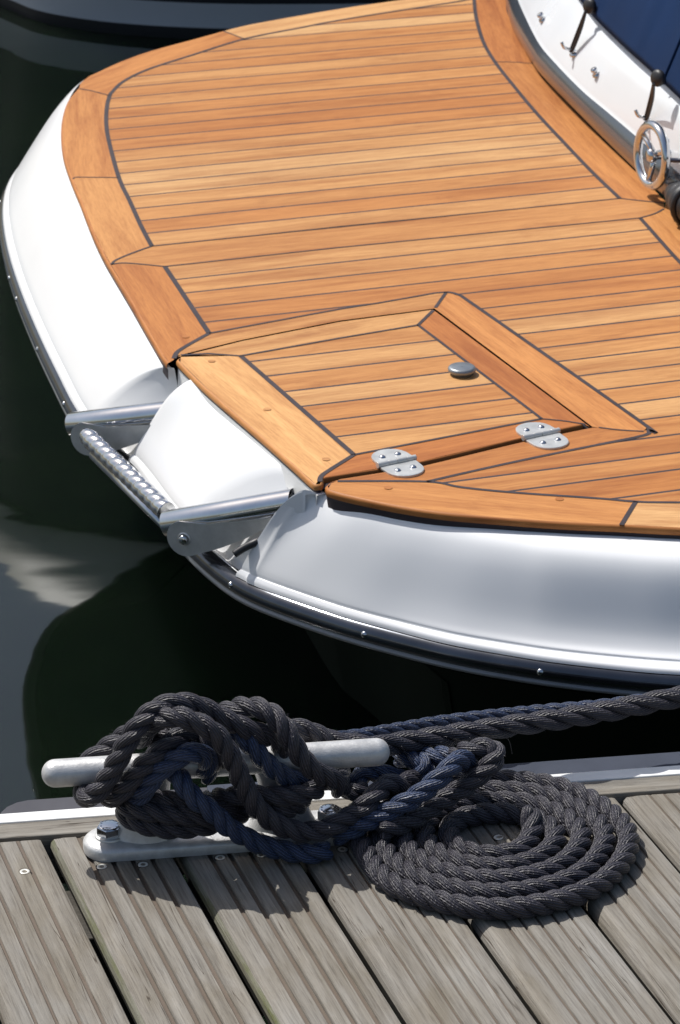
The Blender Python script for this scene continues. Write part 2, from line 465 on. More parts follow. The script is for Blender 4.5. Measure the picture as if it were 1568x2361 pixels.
piece([(1434,1209),(1568,1216),(1800,1222),(2100,1220),(2100,1160),(1568,1158),(1466,1156)], (1440,1180), (2000,1190), 145)
# caulked joints
ribbon(dk, innA_left, .0085); ribbon(dk, innA_right, .0085)
ribbon(dk, [(350,567),(1429,457)], .0045); ribbon(dk, [(380,614),(784,570),(1476,502)], .0045, smoothline=False)
ribbon(dk, [(350,567),(300,585),(266,600),(257,610)], .005); ribbon(dk, [(257,609),(290,606),(380,614)], .0045)
ribbon(dk, [(380,614),(482,768)], .009)
ribbon(dk, [(482,768),(430,797),(408,812),(401,826)], .008)
ribbon(dk, [(1429,457),(1531,468)], .0045); ribbon(dk, [(1476,502),(1510,492),(1531,481)], .0045)
ribbon(dk, [(1476,502),(1554,590),(1720,760),(2100,1100)], .008, smoothline=False)
ribbon(dk, surr_top, .0055, smoothline=False); ribbon(dk, surr_right + surr_bot[1:3], .0075, n=4)
ribbon(dk, [(1379,1025),(1184,1065),(984,1110)], .0065)
ribbon(dk, bot_in, .0065)
ribbon(dk, [(1029,673),(1004,709)], .006)
ribbon(dk, [(1381,985),(1430,991),(1484,994)], .004)
ribbon(dk, [(183,204),(215,210),(252,220)], .004); ribbon(dk, [(515,71),(565,90)], .004)
ribbon(dk, [(168,412),(174,408),(272,409)], .004, smoothline=False)
ribbon(dk, [(1141,142),(1185,143),(1228,146)], .0035)
ribbon(dk, [(1466,1156),(1433,1210)], .007)
# wooden plugs over the fixings
def plug(mb, u, v, z=DZ+.0008, pid=171):
    c = P(u, v, z)
    b = len(mb.v); n = 20
    for k in range(n): mb.v.append(c+Vector((math.cos(k*2*math.pi/n), math.sin(k*2*math.pi/n), 0))*.0062)
    mb.face(range(b, b+n), TEAKR, [(mb.v[b+k].x*3, mb.v[b+k].y*3) for k in range(n)], pid)
for u, v in ((428,776),(895,1124),(1290,1150)): plug(dk, u, v)
# edge: rounded nosing over a dark bedding line
def skirt(mb, px, n=4, mat=TEAKB, side=1):
    pts = resample(cat([P(u, v, DZ) for u, v in px], n), .012)
    rows = [[] for _ in range(7)]
    for i, p in enumerate(pts):
        t = (pts[min(i+1, len(pts)-1)]-pts[max(i-1, 0)]).normalized(); n_ = Vector((t.y, -t.x, 0))*side
        for r, (o, z) in zip(rows, ((0, 0), (.0022, -.0008), (.0038, -.0035), (.0042, -.0105), (.0018, -.0115), (.0018, -.0165), (.0018, -.03))):
            r.append(p+n_*o+Z*z)
    L = len(pts)
    mb.grid(rows, mat, smooth=True, uvf=lambda i, j: (j*.012, i*.003), pid=150, matf=lambda i, j: mat if i < 3 else CAULK, flip=side > 0)
skirt(dk, [(390,836),(375,815),(340,755),(300,685),(257,613),(237,577),(215,530),(190,465),(168,412),(151,360),(145,310),(148,270),(160,232),(183,204),(205,177),(230,165),(280,142),(350,117),(450,90),(515,72),(585,55),(784,20),(924,0),(1093,-22)], side=-1)
skirt(dk, [(764,1114),(757,1119),(757,1127),(791,1138),(857,1153),(940,1169),(1023,1181),(1122,1190),(1284,1202),(1434,1209),(1568,1216),(1800,1222),(2100,1220)])
dk.build('teak_deck', boat)
# bedding sheet under the deck, seen in the gaps round the hatch
mb = MB()
poly_piece(mb, [(388,830),(400,800),(480,700),(1000,620),(1500,900),(1540,1000),(1300,1110),(900,1128),(757,1122),(744,1128),(600,1010),(480,905),(418,838)], CAULK, z=DZ-.0085)
mb.build('hatch_rebate', boat)

# ---- hatch
hatch = MB(); dk2 = hatch
def hp(px, a, b, pid, mat): poly_piece(hatch, px, mat, direc=dirpx(a, b), pid=pid, z=DZ-.0005)
hp([(410,823),(560,786),(784,742),(999,714),(964,749),(784,779),(555,820),(417,818)], (417,830), (960,735), 201, TEAK)
hp([(1000,715),(1360,984),(1349,979),(1249,965),(964,749)], (980,730), (1300,970), 202, TEAKR)
hp([(1249,965),(1350,976),(1208,1007),(968,1064),(784,1094),(737,1103),(736,1101),(816,1048)], (816,1075), (1300,975), 203, TEAKR)
hp([(417,821),(555,820),(816,1048),(741,1098),(728,1116),(677,1070),(611,1011),(488,905),(416,835)], (480,830), (780,1080), 204, TEAKP)
poly_piece(hatch, [(555,820),(964,749),(1249,965),(816,1048)], TEAK, seams=[3.903,3.9685,4.0355,4.1025,4.175,4.2446], pid=210, z=DZ-.0005)
zz = DZ+.0002
ribbon(hatch, [(417,818),(480,815),(555,820),(784,779),(964,749)], .0055, z=zz, smoothline=False)
ribbon(hatch, [(555,820),(816,1048)], .0085, z=zz); ribbon(hatch, [(964,749),(1249,965)], .0055, z=zz)
ribbon(hatch, [(816,1048),(1249,965)], .0055, z=zz); ribbon(hatch, [(816,1048),(760,1083),(741,1097),(737,1110)], .0075, z=zz)
ribbon(hatch, [(1249,965),(1300,970),(1350,978)], .0035, z=zz); ribbon(hatch, [(999,715),(964,749)], .006, z=zz)
for u, v in ((488,832),(616,943),(752,1058)): plug(hatch, u, v, DZ+.0004, 172)
pts = resample([P(u, v, DZ-.0005) for u, v in dense([(416,826),(416,835),(488,905),(611,1011),(677,1070),(728,1116),(739,1113),(741,1102)], 6)], .01)
rows = [[] for _ in range(5)]
for i, p in enumerate(pts):
    t = (pts[min(i+1, len(pts)-1)]-pts[max(i-1, 0)]).normalized(); n_ = Vector((t.y, -t.x, 0))
    for r, (o, z) in zip(rows, ((0, 0), (.0022, -.0008), (.0038, -.0035), (.0040, -.0085), (.001, -.014))): r.append(p+n_*o+Z*z)
hatch.grid(rows, TEAKB, uvf=lambda i, j: (j*.01, i*.003), pid=205, matf=lambda i, j: TEAKB if i < 3 else CAULK, flip=True)
# softly rounded edges along the hinge gap and the lid's right edge
def lip(mb, px, side, mat, pid):
    pts = resample([P(u, v, DZ-.0005) for u, v in dense(px, 5)], .01)
    rows = [[] for _ in range(4)]
    for i, p in enumerate(pts):
        t = (pts[min(i+1, len(pts)-1)]-pts[max(i-1, 0)]).normalized(); n_ = Vector((t.y, -t.x, 0))*side
        for r, (o, z) in zip(rows, ((0, 0), (.0012, -.0004), (.0022, -.002), (.0024, -.008))): r.append(p+n_*o+Z*z)
    mb.grid(rows, mat, uvf=lambda i, j: (j*.01, i*.003), pid=pid, flip=side > 0)
lip(hatch, [(737,1103),(784,1094),(968,1064),(1208,1007),(1350,976)], 1, TEAKR, 203)
hatch_o = hatch.build('deck_hatch', boat)
tag(hatch_o, 'square teak hatch lid with two steel hinges along its near edge')
# flush lift button
mb = MB(); c = P(1065, 862, DZ)
mb.lathe(c, Z, [(.001, .013), (.018, .013), (.0205, .0122), (.0222, .010), (.0225, .0075), (.0215, .005), (.019, .0035), (.017, 0)], plain('button grey', (.27, .29, .31), .35, .6, nscale=40, namp=.12), 40)
mb.build('lift_button', hatch_o)
# hinges
def hinge(cu, cv):
    c = P(cu, cv, DZ+.001); ax = (P(cu+100, cv-21, DZ)-P(cu, cv, DZ)); ax.z = 0; ax.normalize(); ay = Vector((-ax.y, ax.x, 0))
    mb = MB(); h = .0025
    for sgn in (1, -1):
        off = .002*sgn     # the two leaves are staggered
        w = .029; dep = .052
        out = [(-w, .0035)]
        for k in range(0, 13):
            a = math.pi - math.pi*k/12
            out.append((w*math.cos(a), .010+(dep-.010)*math.sin(a)**.62 if math.sin(a) > 0 else .010))
        out.append((w, .0035))
        pts = [c+ax*(x+off)+ay*(y*sgn) for x, y in out]
        top = [p+Z*h for p in pts]; mid = [p+Z*(h-.0008) + (p-(c+ax*off+ay*.015*sgn)).normalized()*.0007 for p in pts]; bot = [p for p in mid]
        bot = [Vector((p.x, p.y, c.z-.001)) for p in mid]
        b = len(mb.v); n = len(top); mb.v.extend(top)
        f = list(range(b, b+n)); mb.face(f if sgn < 0 else f[::-1], STEELD)
        mb.grid([top, mid, bot], STEELD, closed=True, smooth=False)
        for sx in (-.013, .013):
            mb.lathe(c+ax*(sx+off)+ay*sgn*.027+Z*h, Z, [(.0001, .0030), (.0025, .0027), (.0044, .0014), (.0054, 0)], STEEL, 18)
    for x0, x1 in ((-.034, -.016), (-.0155, -.002), (-.0015, .0145), (.015, .030)):
        r = .0047 if x0 in (-.034, -.0015) else .0044
        mb.tube([c+ax*x0+Z*.004, c+ax*(x0+.0005)+Z*.004, c+ax*(x1-.0005)+Z*.004, c+ax*x1+Z*.004], r, STEELD, 14)
    o = mb.build('hinge', hatch_o)
    return o
hinge(917, 1069); hinge(1250, 1006)

# ---- white moulding
pairs = [((784,20),None),((585,55),None),((450,90),None),((350,117),None),((280,142),None),((230,165),None),
 ((185,192),(128,335)),((160,228),(80,350)),((148,270),(28,390)),((145,310),(4,430)),((151,360),(1,480)),((168,412),(7,535)),
 ((190,468),(20,598)),((215,533),(38,645)),((257,616),(62,710)),((300,688),(95,790)),((340,758),(132,860)),((388,840),(172,937)),
 ((412,850),(225,1010)),((446,884),(296,1062)),((500,926),(330,1100)),((611,1024),(364,1150)),((650,1060),(392,1185)),((690,1112),(462,1262)),
 ((704,1143),(543,1328)),((757,1141),(590,1352)),((857,1172),(680,1385)),((940,1187),(790,1422)),((1023,1198),(900,1452)),((1122,1207),(1040,1487)),
 ((1210,1213),(1184,1513)),((1284,1219),(1290,1529)),((1434,1226),(1440,1546)),((1568,1233),(1568,1556)),((1800,1238),(1800,1566)),((2300,1225),(2300,1560))]
TP = [P(*a, .084) for a, b in pairs]; RP = []
for i, (a, b) in enumerate(pairs):
    if b: RP.append(P(*b, -.060))
    else:
        t = (TP[i+1]-TP[max(i-1, 0)]).normalized(); n_ = Vector((t.y, -t.x, 0))
        RP.append(TP[i]+n_*.05-Z*.144)
for _ in range(2):
    q_ = list(RP)
    for i in range(8, 17): RP[i] = (q_[i-1]+q_[i]*2+q_[i+1])/4
def smooth01(x): x = max(0, min(1, x)); return x*x*(3-2*x)
def ck(pts, t):
    i = min(int(t), len(pts)-2); f = t-i
    a, b, c, d = pts[max(i-1, 0)], pts[i], pts[i+1], pts[min(i+2, len(pts)-1)]
    return .5*((2*b)+(c-a)*f+(2*a-5*b+4*c-d)*f*f+(3*b-a-3*c+d)*f**3)
def lin(pts, t):
    i = min(int(t), len(pts)-2); return pts[i].lerp(pts[i+1], t-i)
PROF = [(0,.084),(.10,.0825),(.2,.080),(.30,.0755),(.38,.069),(.44,.059),(.49,.046),(.54,.029),(.59,.010),(.64,-.009),(.69,-.025),(.74,-.036),(.79,-.0435),(.845,-.0475),(.85,-.0495),(.865,-.0515),(.88,-.0505),(.95,-.0525),(.985,-.0550),(1,-.060)]
PROFL = [(0,.084),(.06,.0835),(.12,.0825),(.18,.0785),(.25,.072),(.33,.062),(.42,.053),(.50,.042),(.58,.025),(.66,.011),(.74,-.004),(.81,-.019),(.87,-.0345),(.90,-.0425),(.907,-.0455),(.915,-.0485),(.925,-.0480),(.96,-.0515),(.985,-.0550),(1,-.060)]
PROFL = [(h, .084-.1185*(h/.87)**1.55) if h <= .87 else (h, z) for h, z in PROFL]
def dens(pr):
    q = cat([Vector((a, b, 0)) for a, b in pr], 3); return [(p.x, p.y) for p in q]
PROF = dens(PROF); PROFL = dens(PROFL)
def slot(t):
    if 17.5 < t < 19: return smooth01((t-17.5)/.7)
    if 22.2 < t < 24: return smooth01((t-22.2)/.7)
    return 0.
ts = []
t = 0.
while t < 35:
    ts.append(t); t += .125
ts += [35, 19-1e-4, 19+1e-4, 24-1e-4, 24+1e-4, 17.2, 22, 19.03, 24.03, 19.08, 24.08]; ts = sorted(set(ts))
def hull_pt(t, k):
    useL = 17.5 < t < 19 or 22.5 < t < 24.6
    A = (lin if useL else ck)(TP, t); B = (lin if useL else ck)(RP, t)
    w = smooth01((t-24.8)/8.5); h = PROFL[k][0]*(1-w)+PROF[k][0]*w; z = PROFL[k][1]*(1-w)+PROF[k][1]*w
    p = A.lerp(B, h); p.z = z
    s = slot(t)
    if s > 0 and abs(t-19) > 5e-5 and abs(t-24) > 5e-5 or (s > 0):
        fade = 1 - .85*smooth01((h-.66)/.3)
        p.z -= .076*s*fade*smooth01(h/.05+.72)
    for tc in (19, 24):                      # crisp shoulder, slightly rounded
        if tc <= t < tc+1.2:
            p.z += (.010*(1-smooth01((t-tc)/1.2)) - .004*(1-smooth01((t-tc)/.08)))*(1-smooth01((h-.35)/.4))*smooth01(h/.06+.3)
    return p
rows = [[hull_pt(t, k) for k in range(len(PROF))] for t in ts]
mb = MB(); mb.grid(rows, GEL, smooth=True)
mo = mb.build('white_moulding', boat)
em = mo.modifiers.new('split', 'EDGE_SPLIT'); em.split_angle = R(50)
# dark bedding + white gutter along the front of the hatch
mb = MB()
ln = [P(u, v, .086) for u, v in dense([(421,848),(488,917),(611,1023),(677,1081),(742,1140)], 6)]
ga, gb, gc, gd = [], [], [], []
for i, p in enumerate(ln):
    t = (ln[min(i+1, len(ln)-1)]-ln[max(i-1, 0)]).normalized(); n_ = Vector((t.y, -t.x, 0))
    ga.append(p+n_*-.006); gb.append(p+n_*.0); gc.append(p+n_*.0075); gd.append(p+n_*.0090-Z*.03)
mb.grid([ga, gb, gc, gd], GELG, smooth=False, flip=True)
mb.build('gutter_trim', boat)

# ---- rub rail
railpts = resample([p + Vector((0, 0, -.008)) for p in cat(RP[3:18], 8) ], .02)
allr = []
t = 2.
while t <= 35: allr.append(ck(RP, t)); t += .1
allr = resample(allr, .015)
# smooth so that the rail runs fair past the ladder slots
for _ in range(12):
    allr = [allr[0]] + [(allr[i-1]+allr[i]*2+allr[i+1])/4 for i in range(1, len(allr)-1)] + [allr[-1]]
def outn(pts, i):
    t = (pts[min(i+1, len(pts)-1)]-pts[max(i-1, 0)]); t.z = 0; t.normalize(); return Vector((t.y, -t.x, 0))
sgn = 1 if outn(allr, len(allr)//2).dot(Vector((0, -1, 0))) > 0 else -1
prof = [(-.014, -.0005), (-.004, .0005), (.003, -.0025), (.009, -.009), (.0105, -.016), (.009, -.023), (.004, -.028), (.0015, -.0285), (.006, -.030), (.0075, -.033), (.006, -.036), (-.004, -.037), (-.02, -.038)]
rows = []
for i, p in enumerate(allr):
    n_ = outn(allr, i)*sgn
    rows.append([p+n_*o+Z*z for o, z in prof])
mb = MB(); mb.grid(rows, STEEL, smooth=True, matf=lambda i, j: RAILM if j < 7 else RAILL) if False else None
RAILM = plain('polished rail', (.10, .108, .125), .16, .9, nscale=14, namp=.2)
RAILL = plain('rail lower edge', (.22, .23, .24), .35, .4, nscale=20, namp=.1)
mb.grid(rows, RAILM, smooth=True, matf=lambda i, j: RAILM if j < 7 else RAILL)
rail_o = mb.build('rub_rail', boat)
def nearest(u, v):
    best = None
    for i, p in enumerate(allr):
        q = p+outn(allr, i)*sgn*.0095-Z*.0135
        r_ = q-Vector((0, 0, CH)); dx = r_.x; f = r_.y*c_-r_.z*s_; up = r_.y*s_+r_.z*c_
        uu = W_/2+F_*dx/f; vv = H_/2-F_*up/f; d = (uu-u)**2+(vv-v)**2
        if best is None or d < best[0]: best = (d, i, q)
    return best[1], best[2]
for u, v in ((1240,1543),(842,1465),(528,1342),(156,925),(96,803),(45,685),(24,640),(2,470)):
    i, q = nearest(u, v); n_ = (outn(allr, i)*sgn*1 + Z*.25).normalized()
    mb = MB(); mb.lathe(q, n_, [(.0001, .0032), (.0024, .0030), (.0042, .0018), (.0052, 0), (.0052, -.003)], STEEL, 16)
    d1 = outn(allr, i).cross(Z).normalized(); up = n_.cross(d1)
    for a in (d1, up): mb.box(q+n_*.0031, a, n_.cross(a), n_, .0022, .0005, .0003, BLACKR)
    mb.build('rail_screw', rail_o)

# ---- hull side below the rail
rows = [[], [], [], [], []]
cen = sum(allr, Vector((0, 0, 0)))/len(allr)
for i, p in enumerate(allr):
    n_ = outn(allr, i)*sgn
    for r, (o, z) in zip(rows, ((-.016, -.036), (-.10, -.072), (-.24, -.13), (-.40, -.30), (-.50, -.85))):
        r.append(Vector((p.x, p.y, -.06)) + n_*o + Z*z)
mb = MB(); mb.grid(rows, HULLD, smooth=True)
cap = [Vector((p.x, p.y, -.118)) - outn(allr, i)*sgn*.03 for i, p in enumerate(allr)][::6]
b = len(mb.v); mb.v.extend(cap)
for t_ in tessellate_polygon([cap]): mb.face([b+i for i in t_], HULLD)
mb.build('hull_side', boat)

# ---- boarding ladder
lad = bpy.data.objects.new('boarding_ladder', None); COL.objects.link(lad); lad.parent = boat
tag(lad, 'folded stainless ladder lying in the moulding, one ribbed rung between two open tubes')
lad.location = P(400, 1150, 0) - parent_loc(boat)
def arm(inner, outer, zi, zo, bolt):
    A = P(*inner, zi); B = P(*outer, zo)
    d = (B-A).normalized(); sd = d.cross(Z).normalized(); up = sd.cross(d)
    # open tube, thick walled look
    n = 28; r = .0205; L = (B-A).length
    rows = [[A+d*x+(sd*math.cos(2*math.pi*k/n)+up*math.sin(2*math.pi*k/n))*rr for k in range(n)] for x, rr in ((.004, r), (.01, r), (L*.5, r), (L-.0008, r), (L, r-.0004), (L, r-.0018), (L-.05, r-.0018), (L-.051, .0002))]
    mb = MB(); mb.grid(rows, STEEL, closed=True, smooth=True); o = mb.build('tube', lad)
    m_ = o.modifiers.new('s', 'EDGE_SPLIT'); m_.split_angle = R(40)
    # seam ring
    for sg in (1, -1):
        mb = MB(); th = .0022
        # plate outline in (along, up) measured from the outer end
        out = []
        cx, cz, rr = L-.036, -.020, .0285
        for k in range(13):
            a = R(92) - R(190)*k/12
            out.append((cx+rr*math.cos(a), cz+rr*math.sin(a)))
        out += [(L-.09, -.044), (L-.14, -.035), (L-.19, -.02), (L-.22, -.012), (L-.08, -.003)]
        o1 = [A+d*x+up*z+sd*(sg*.0225) for x, z in out]; o2 = [p+sd*(sg*th) for p in o1]
        b = len(mb.v); nn = len(o1); mb.v.extend(o1+o2)
        mb.face(range(b, b+nn), STEELD); mb.face(range(b+2*nn-1, b+nn-1, -1), STEELD)
        for k in range(nn): mb.face([b+k, b+nn+k, b+nn+(k+1) % nn, b+(k+1) % nn], STEEL)
        o = mb.build('side_plate', lad)
        bmx = bmesh.new(); bmx.from_mesh(o.data); bmesh.ops.recalc_face_normals(bmx, faces=bmx.faces); bmx.to_mesh(o.data); bmx.free()
        if bolt and sg == -bolt:
            q = A+d*cx+up*cz+sd*(sg*(.0225+th)); ax = sd*sg
            mb = MB()
            mb.lathe(q, ax, [(.0105, 0), (.0105, .0012), (.0085, .0016)], STEELD, 24)
            mb.lathe(q, ax, [(.0075, .0012), (.0075, .0062), (.0064, .0072), (.0001, .0072)], STEEL, 6)
            mb.build('ladder_bolt', lad)
    return A, B, d, sd, up, L
a1 = arm((686,1156), (384,1208), .047, -.026, 1)
a2 = arm((416,950), (166,979), .028, -.030, 0)
# rung
r0 = P(198, 1003, -.020); r1 = P(384, 1180, -.028)
mb = MB(); Lr = (r1-r0).length; pts = [r0.lerp(r1, i/156) for i in range(157)]
t = (r1-r0).normalized(); upv = (Z - t*Z.dot(t)).normalized(); sdv = t.cross(upv)
n = 20; rows = []
for i, p in enumerate(pts):
    row = []
    for k in range(n):
        a = 2*math.pi*k/n
        ph = (i/156*13 + .38*math.sin(a-.6)) % 1.0
        rr = .0132 + .0026*math.sin(math.pi*ph)**.8 - (.0 if ph > .06 else .001)
        if i < 6: rr = .0118
        row.append(p+(upv*math.cos(a)+sdv*math.sin(a))*rr)
    rows.append(row)
mb.grid(rows, STEEL, closed=True, caps=True)
mb.build('ribbed_rung', lad)
mb = MB()
q0 = P(216, 1048, -.05); q1 = P(384, 1214, -.058)
mb.tube([q0, q0.lerp(q1, .5), q1], .0085, STEEL, 16)
mb.build('lower_bar', lad)  # thin steel bar set below the ribbed rung
# black strap bits in the slot
mb = MB(); mb.tube(cat([P(540,1278,-.02), P(565,1262,-.01), P(600,1245,.0), P(640,1215,.0)], 5), .006, BLACKR, 8); mb.build('strap', lad)

# ---- cockpit coaming
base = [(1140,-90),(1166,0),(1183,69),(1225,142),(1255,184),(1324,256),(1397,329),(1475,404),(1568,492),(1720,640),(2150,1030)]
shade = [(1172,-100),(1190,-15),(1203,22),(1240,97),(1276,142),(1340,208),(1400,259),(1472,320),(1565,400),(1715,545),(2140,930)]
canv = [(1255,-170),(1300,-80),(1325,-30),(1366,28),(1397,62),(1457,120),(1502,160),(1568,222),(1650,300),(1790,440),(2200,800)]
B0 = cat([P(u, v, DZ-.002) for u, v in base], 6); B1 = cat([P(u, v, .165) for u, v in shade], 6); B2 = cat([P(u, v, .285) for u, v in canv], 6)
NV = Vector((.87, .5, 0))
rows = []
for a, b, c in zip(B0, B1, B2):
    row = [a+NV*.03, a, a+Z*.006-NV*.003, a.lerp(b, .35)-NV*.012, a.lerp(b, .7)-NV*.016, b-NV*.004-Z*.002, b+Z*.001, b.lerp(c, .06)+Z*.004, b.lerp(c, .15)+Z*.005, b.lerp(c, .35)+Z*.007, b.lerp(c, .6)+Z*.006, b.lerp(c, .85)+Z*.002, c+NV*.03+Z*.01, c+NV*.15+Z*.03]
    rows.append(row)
mb = MB(); mb.grid(rows, GEL, smooth=True, flip=True, matf=lambda i, j: SHADEC if j < 6 else GELC)  # rows below the shade edge get the painted shade, the rest white
coam = mb.build('cockpit_coaming', boat)
def on_coam(u, v):                      # where the view ray meets the white slope
    r = ray(u, v); best = None
    for i in range(len(rows)-1):
        for j in range(4, 12):
            q = [rows[i][j], rows[i][j+1], rows[i+1][j+1], rows[i+1][j]]
            for tri in ((0, 1, 2), (0, 2, 3)):
                from mathutils.geometry import intersect_ray_tri
                h = intersect_ray_tri(q[tri[0]], q[tri[1]], q[tri[2]], r, Vector((0, 0, CH)), True)
                if h and (best is None or h.length < best.length): best = h
    return best or P(u, v, .22)
CN = Vector((-.45, -.25, .86)).normalized()
for u, v in ((1252,46),(1376,173)):
    q = on_coam(u, v); mb = MB()
    mb.lathe(q, CN, [(.009, 0), (.0085, .003), (.005, .004), (.005, .010), (.0075, .012), (.0065, .016), (.0001, .0175)], STEEL, 18)
    mb.build('cover_stud', coam)
hookp = []
for u, v in ((1325,124),(1497,282)):
    q = on_coam(u, v); hookp.append(q); mb = MB()
    mb.lathe(q, CN, [(.011, 0), (.0105, .003), (.006, .005), (.0001, .005)], STEEL, 18)
    mb.tube(cat([q+CN*.004, q+CN*.012+Vector((-.006, 0, 0)), q+CN*.018+Vector((-.014, -.004, 0)), q+CN*.026+Vector((-.016, 0, .004))], 5), .0035, STEEL, 8)
    mb.build('cover_hook', coam)
# hand wheel on the coaming
wc = P(1503, 358, .185); wn_v = Vector((-.92, -.36, .05)).normalized()
wheel = bpy.data.objects.new('hand_wheel', None); COL.objects.link(wheel); wheel.parent = boat; wheel.location = wc-parent_loc(boat)
w1 = wn_v.cross(Z).normalized(); w2 = w1.cross(wn_v)
mb = MB(); mb.tube([wc+(w1*math.cos(2*math.pi*k/48)+w2*math.sin(2*math.pi*k/48))*.056 for k in range(48)], .0085, STEEL, 14, closed=True); mb.build('rim', wheel)
mb = MB()
for a in (R(35), R(155), R(275)):
    e = wc+(w1*math.cos(a)+w2*math.sin(a))*.052
    mb.tube([wc-wn_v*.006, wc.lerp(e, .5)-wn_v*.004, e], .0055, STEEL, 10)
    mb2 = MB(); 
mb.build('spokes', wheel)
mb = MB(); mb.lathe(wc+wn_v*.006, -wn_v, [(.0001, -.004), (.010, -.003), (.013, .002), (.013, .010), (.009, .014), (.009, .055), (.016, .058), (.022, .062), (.022, .070)], STEEL, 24); mb.build('hub', wheel)
fc = P(1549, 327, .20)
mb = MB(); mb.lathe(fc, wn_v, [(.0001, .010), (.006, .010), (.008, .004), (.024, .003), (.027, 0), (.027, -.006)], STEEL, 28)
for a in (0, 2.1, 4.2): mb.lathe(fc+(w1*math.cos(a)+w2*math.sin(a))*.017+wn_v*.003, wn_v, [(.0001, .004), (.003, .003), (.004, 0)], STEEL, 12)
mb.build('steel_flange', coam)
mb = MB(); mb.tube([P(1545,369,.20), P(1600,371,.20), P(1700,372,.2)], .0045, plain('blue black rod', (.02,.025,.05), .3), 10); mb.build('cover_rail', coam)

# canvas cover: a thing of its own
cover = empty('canvas_cover', P(1568, 200, .285), 'navy blue canvas cockpit cover hooked down over the white coaming', 'boat cover')
rows = []
for i, c in enumerate(B2):
    w = .006*math.sin(i*.55)+.004*math.sin(i*1.7)
    top = c+NV*(.28)+Z*.62
    row = [c+NV*.01+Z*.010, c-NV*.012+Z*.006, c-NV*.011+Z*.020, c+NV*(.05+w)+Z*.14, c+NV*(.12-w)+Z*.30, c+NV*(.2+w)+Z*.46, top, top+NV*.35+Z*.12, top+NV*.9+Z*.16, top+NV*2.0+Z*.12]
    rows.append(row)
mb = MB(); mb.grid(rows, NAVY, smooth=True, flip=True)
mb.build('canvas', cover)
mb = MB()       # stitched seam up the cloth
si = 40
mb.tube([r + Vector((-.002, -.002, 0)) for r in [rows[si][j] for j in range(1, 7)]], .003, NAVY, 6)
mb.build('cloth_seam', cover)
for (tu, tv), q in zip(((1356,14),(1513,180)), hookp):
    tp = PD(tu, tv, 0); tp = P(tu, tv, .315)
    mb = MB(); ax = Vector((-.75, -.6, .15)).normalized()
    mb.lathe(tp-ax*.006, ax, [(.0001, .010), (.010, .0095), (.0150, .006), (.0165, .002), (.015, -.003), (.010, -.006)], BLACKR, 24)
    mb.build('toggle', cover)
    mb = MB()
    for s in (-1, 1):
        e = q+CN*.013
        mb.tube(cat([tp+ax*.006+Z*-.01, tp.lerp(e, .5)+w1*.0045*s+Vector((0, -.004, 0)), e+w1*.004*s, e+Vector((-.004, 0, -.003))], 6), .0032, BLACKR, 8)
    mb.build('shock_cord', cover)
# black ribbed fender at the right
fe = empty('ribbed_fender', P(1600, 480, .1), 'black ribbed fender lying on the teak against the coaming, behind the steel hand wheel', 'fender')
c0 = P(1548, 440, .140); c1 = P(1690, 540, .135); mb = MB(); rows = []
t = (c1-c0).normalized(); u1 = t.cross(Z).normalized(); u2 = u1.cross(t); Lf = (c1-c0).length
for i in range(61):
    f = i/60; rr = .033*min(1, math.sqrt(max(0., f*4+.15)))*(1+.05*math.sin(f*55))
    rows.append([c0+t*(Lf*f)+(u1*math.cos(2*math.pi*k/28)+u2*math.sin(2*math.pi*k/28))*rr for k in range(28)])
mb.grid(rows, BLACKR, closed=True, caps=True); mb.build('body', fe)
mb = MB(); cc = c0.lerp(c1, .33); mb.tube([cc+(u1*math.cos(2*math.pi*k/30)+u2*math.sin(2*math.pi*k/30))*.036 for k in range(30)], .006, BLACKR, 10, closed=True); mb.build('ring', fe)

# ================================================================ NEIGHBOUR BOAT
nb = empty('moored_boat', P(300, 60, WZ), 'dark hulled boat with grey topsides moored behind the teak deck, out of focus', 'boat')
wlp = [P(u, v, WZ) for u, v in ((20,20),(90,48),(180,66),(300,80),(480,90),(700,92),(1000,88),(1300,82),(1600,74))]
first = wlp[0].copy(); last = wlp[-1].copy()
wlp = [first+Vector((-.35*k, .45*k+.03*k*k, 0)) for k in range(7, 0, -1)] + wlp + [last+Vector((.45*k, .03*k, 0)) for k in range(1, 12)]
wl_s = cat(wlp, 4)
def nrows(prof, a=0, b=None):
    out = [[] for _ in prof]
    for i, p in enumerate(wl_s):
        t = (wl_s[min(i+1, len(wl_s)-1)]-wl_s[max(i-1, 0)]).normalized(); n_ = Vector((t.y, -t.x, 0))
        for r, (o, z) in zip(out, prof): r.append(p+n_*o+Z*z)
    return [r[a:b] for r in out]
mb = MB(); mb.grid(nrows([(-.3, -.5), (0, -.05), (.01, .038)]), FARD); mb.build('boot_stripe', nb)
mb = MB(); mb.grid(nrows([(.01, .038), (.02, .075), (.04, .125)]), FARG); mb.build('grey_topsides', nb)
mb = MB(); mb.grid(nrows([(.04, .125), (.14, .8), (.18, 1.25), (.17, 1.70)]), FARD); mb.build('dark_topsides', nb)
mb = MB(); mb.grid(nrows([(.19, 1.70), (.21, 1.76), (.17, 1.98), (.08, 2.0), (-.3, 1.97), (-1.2, 1.98)]), FARP); mb.build('gunwale', nb)
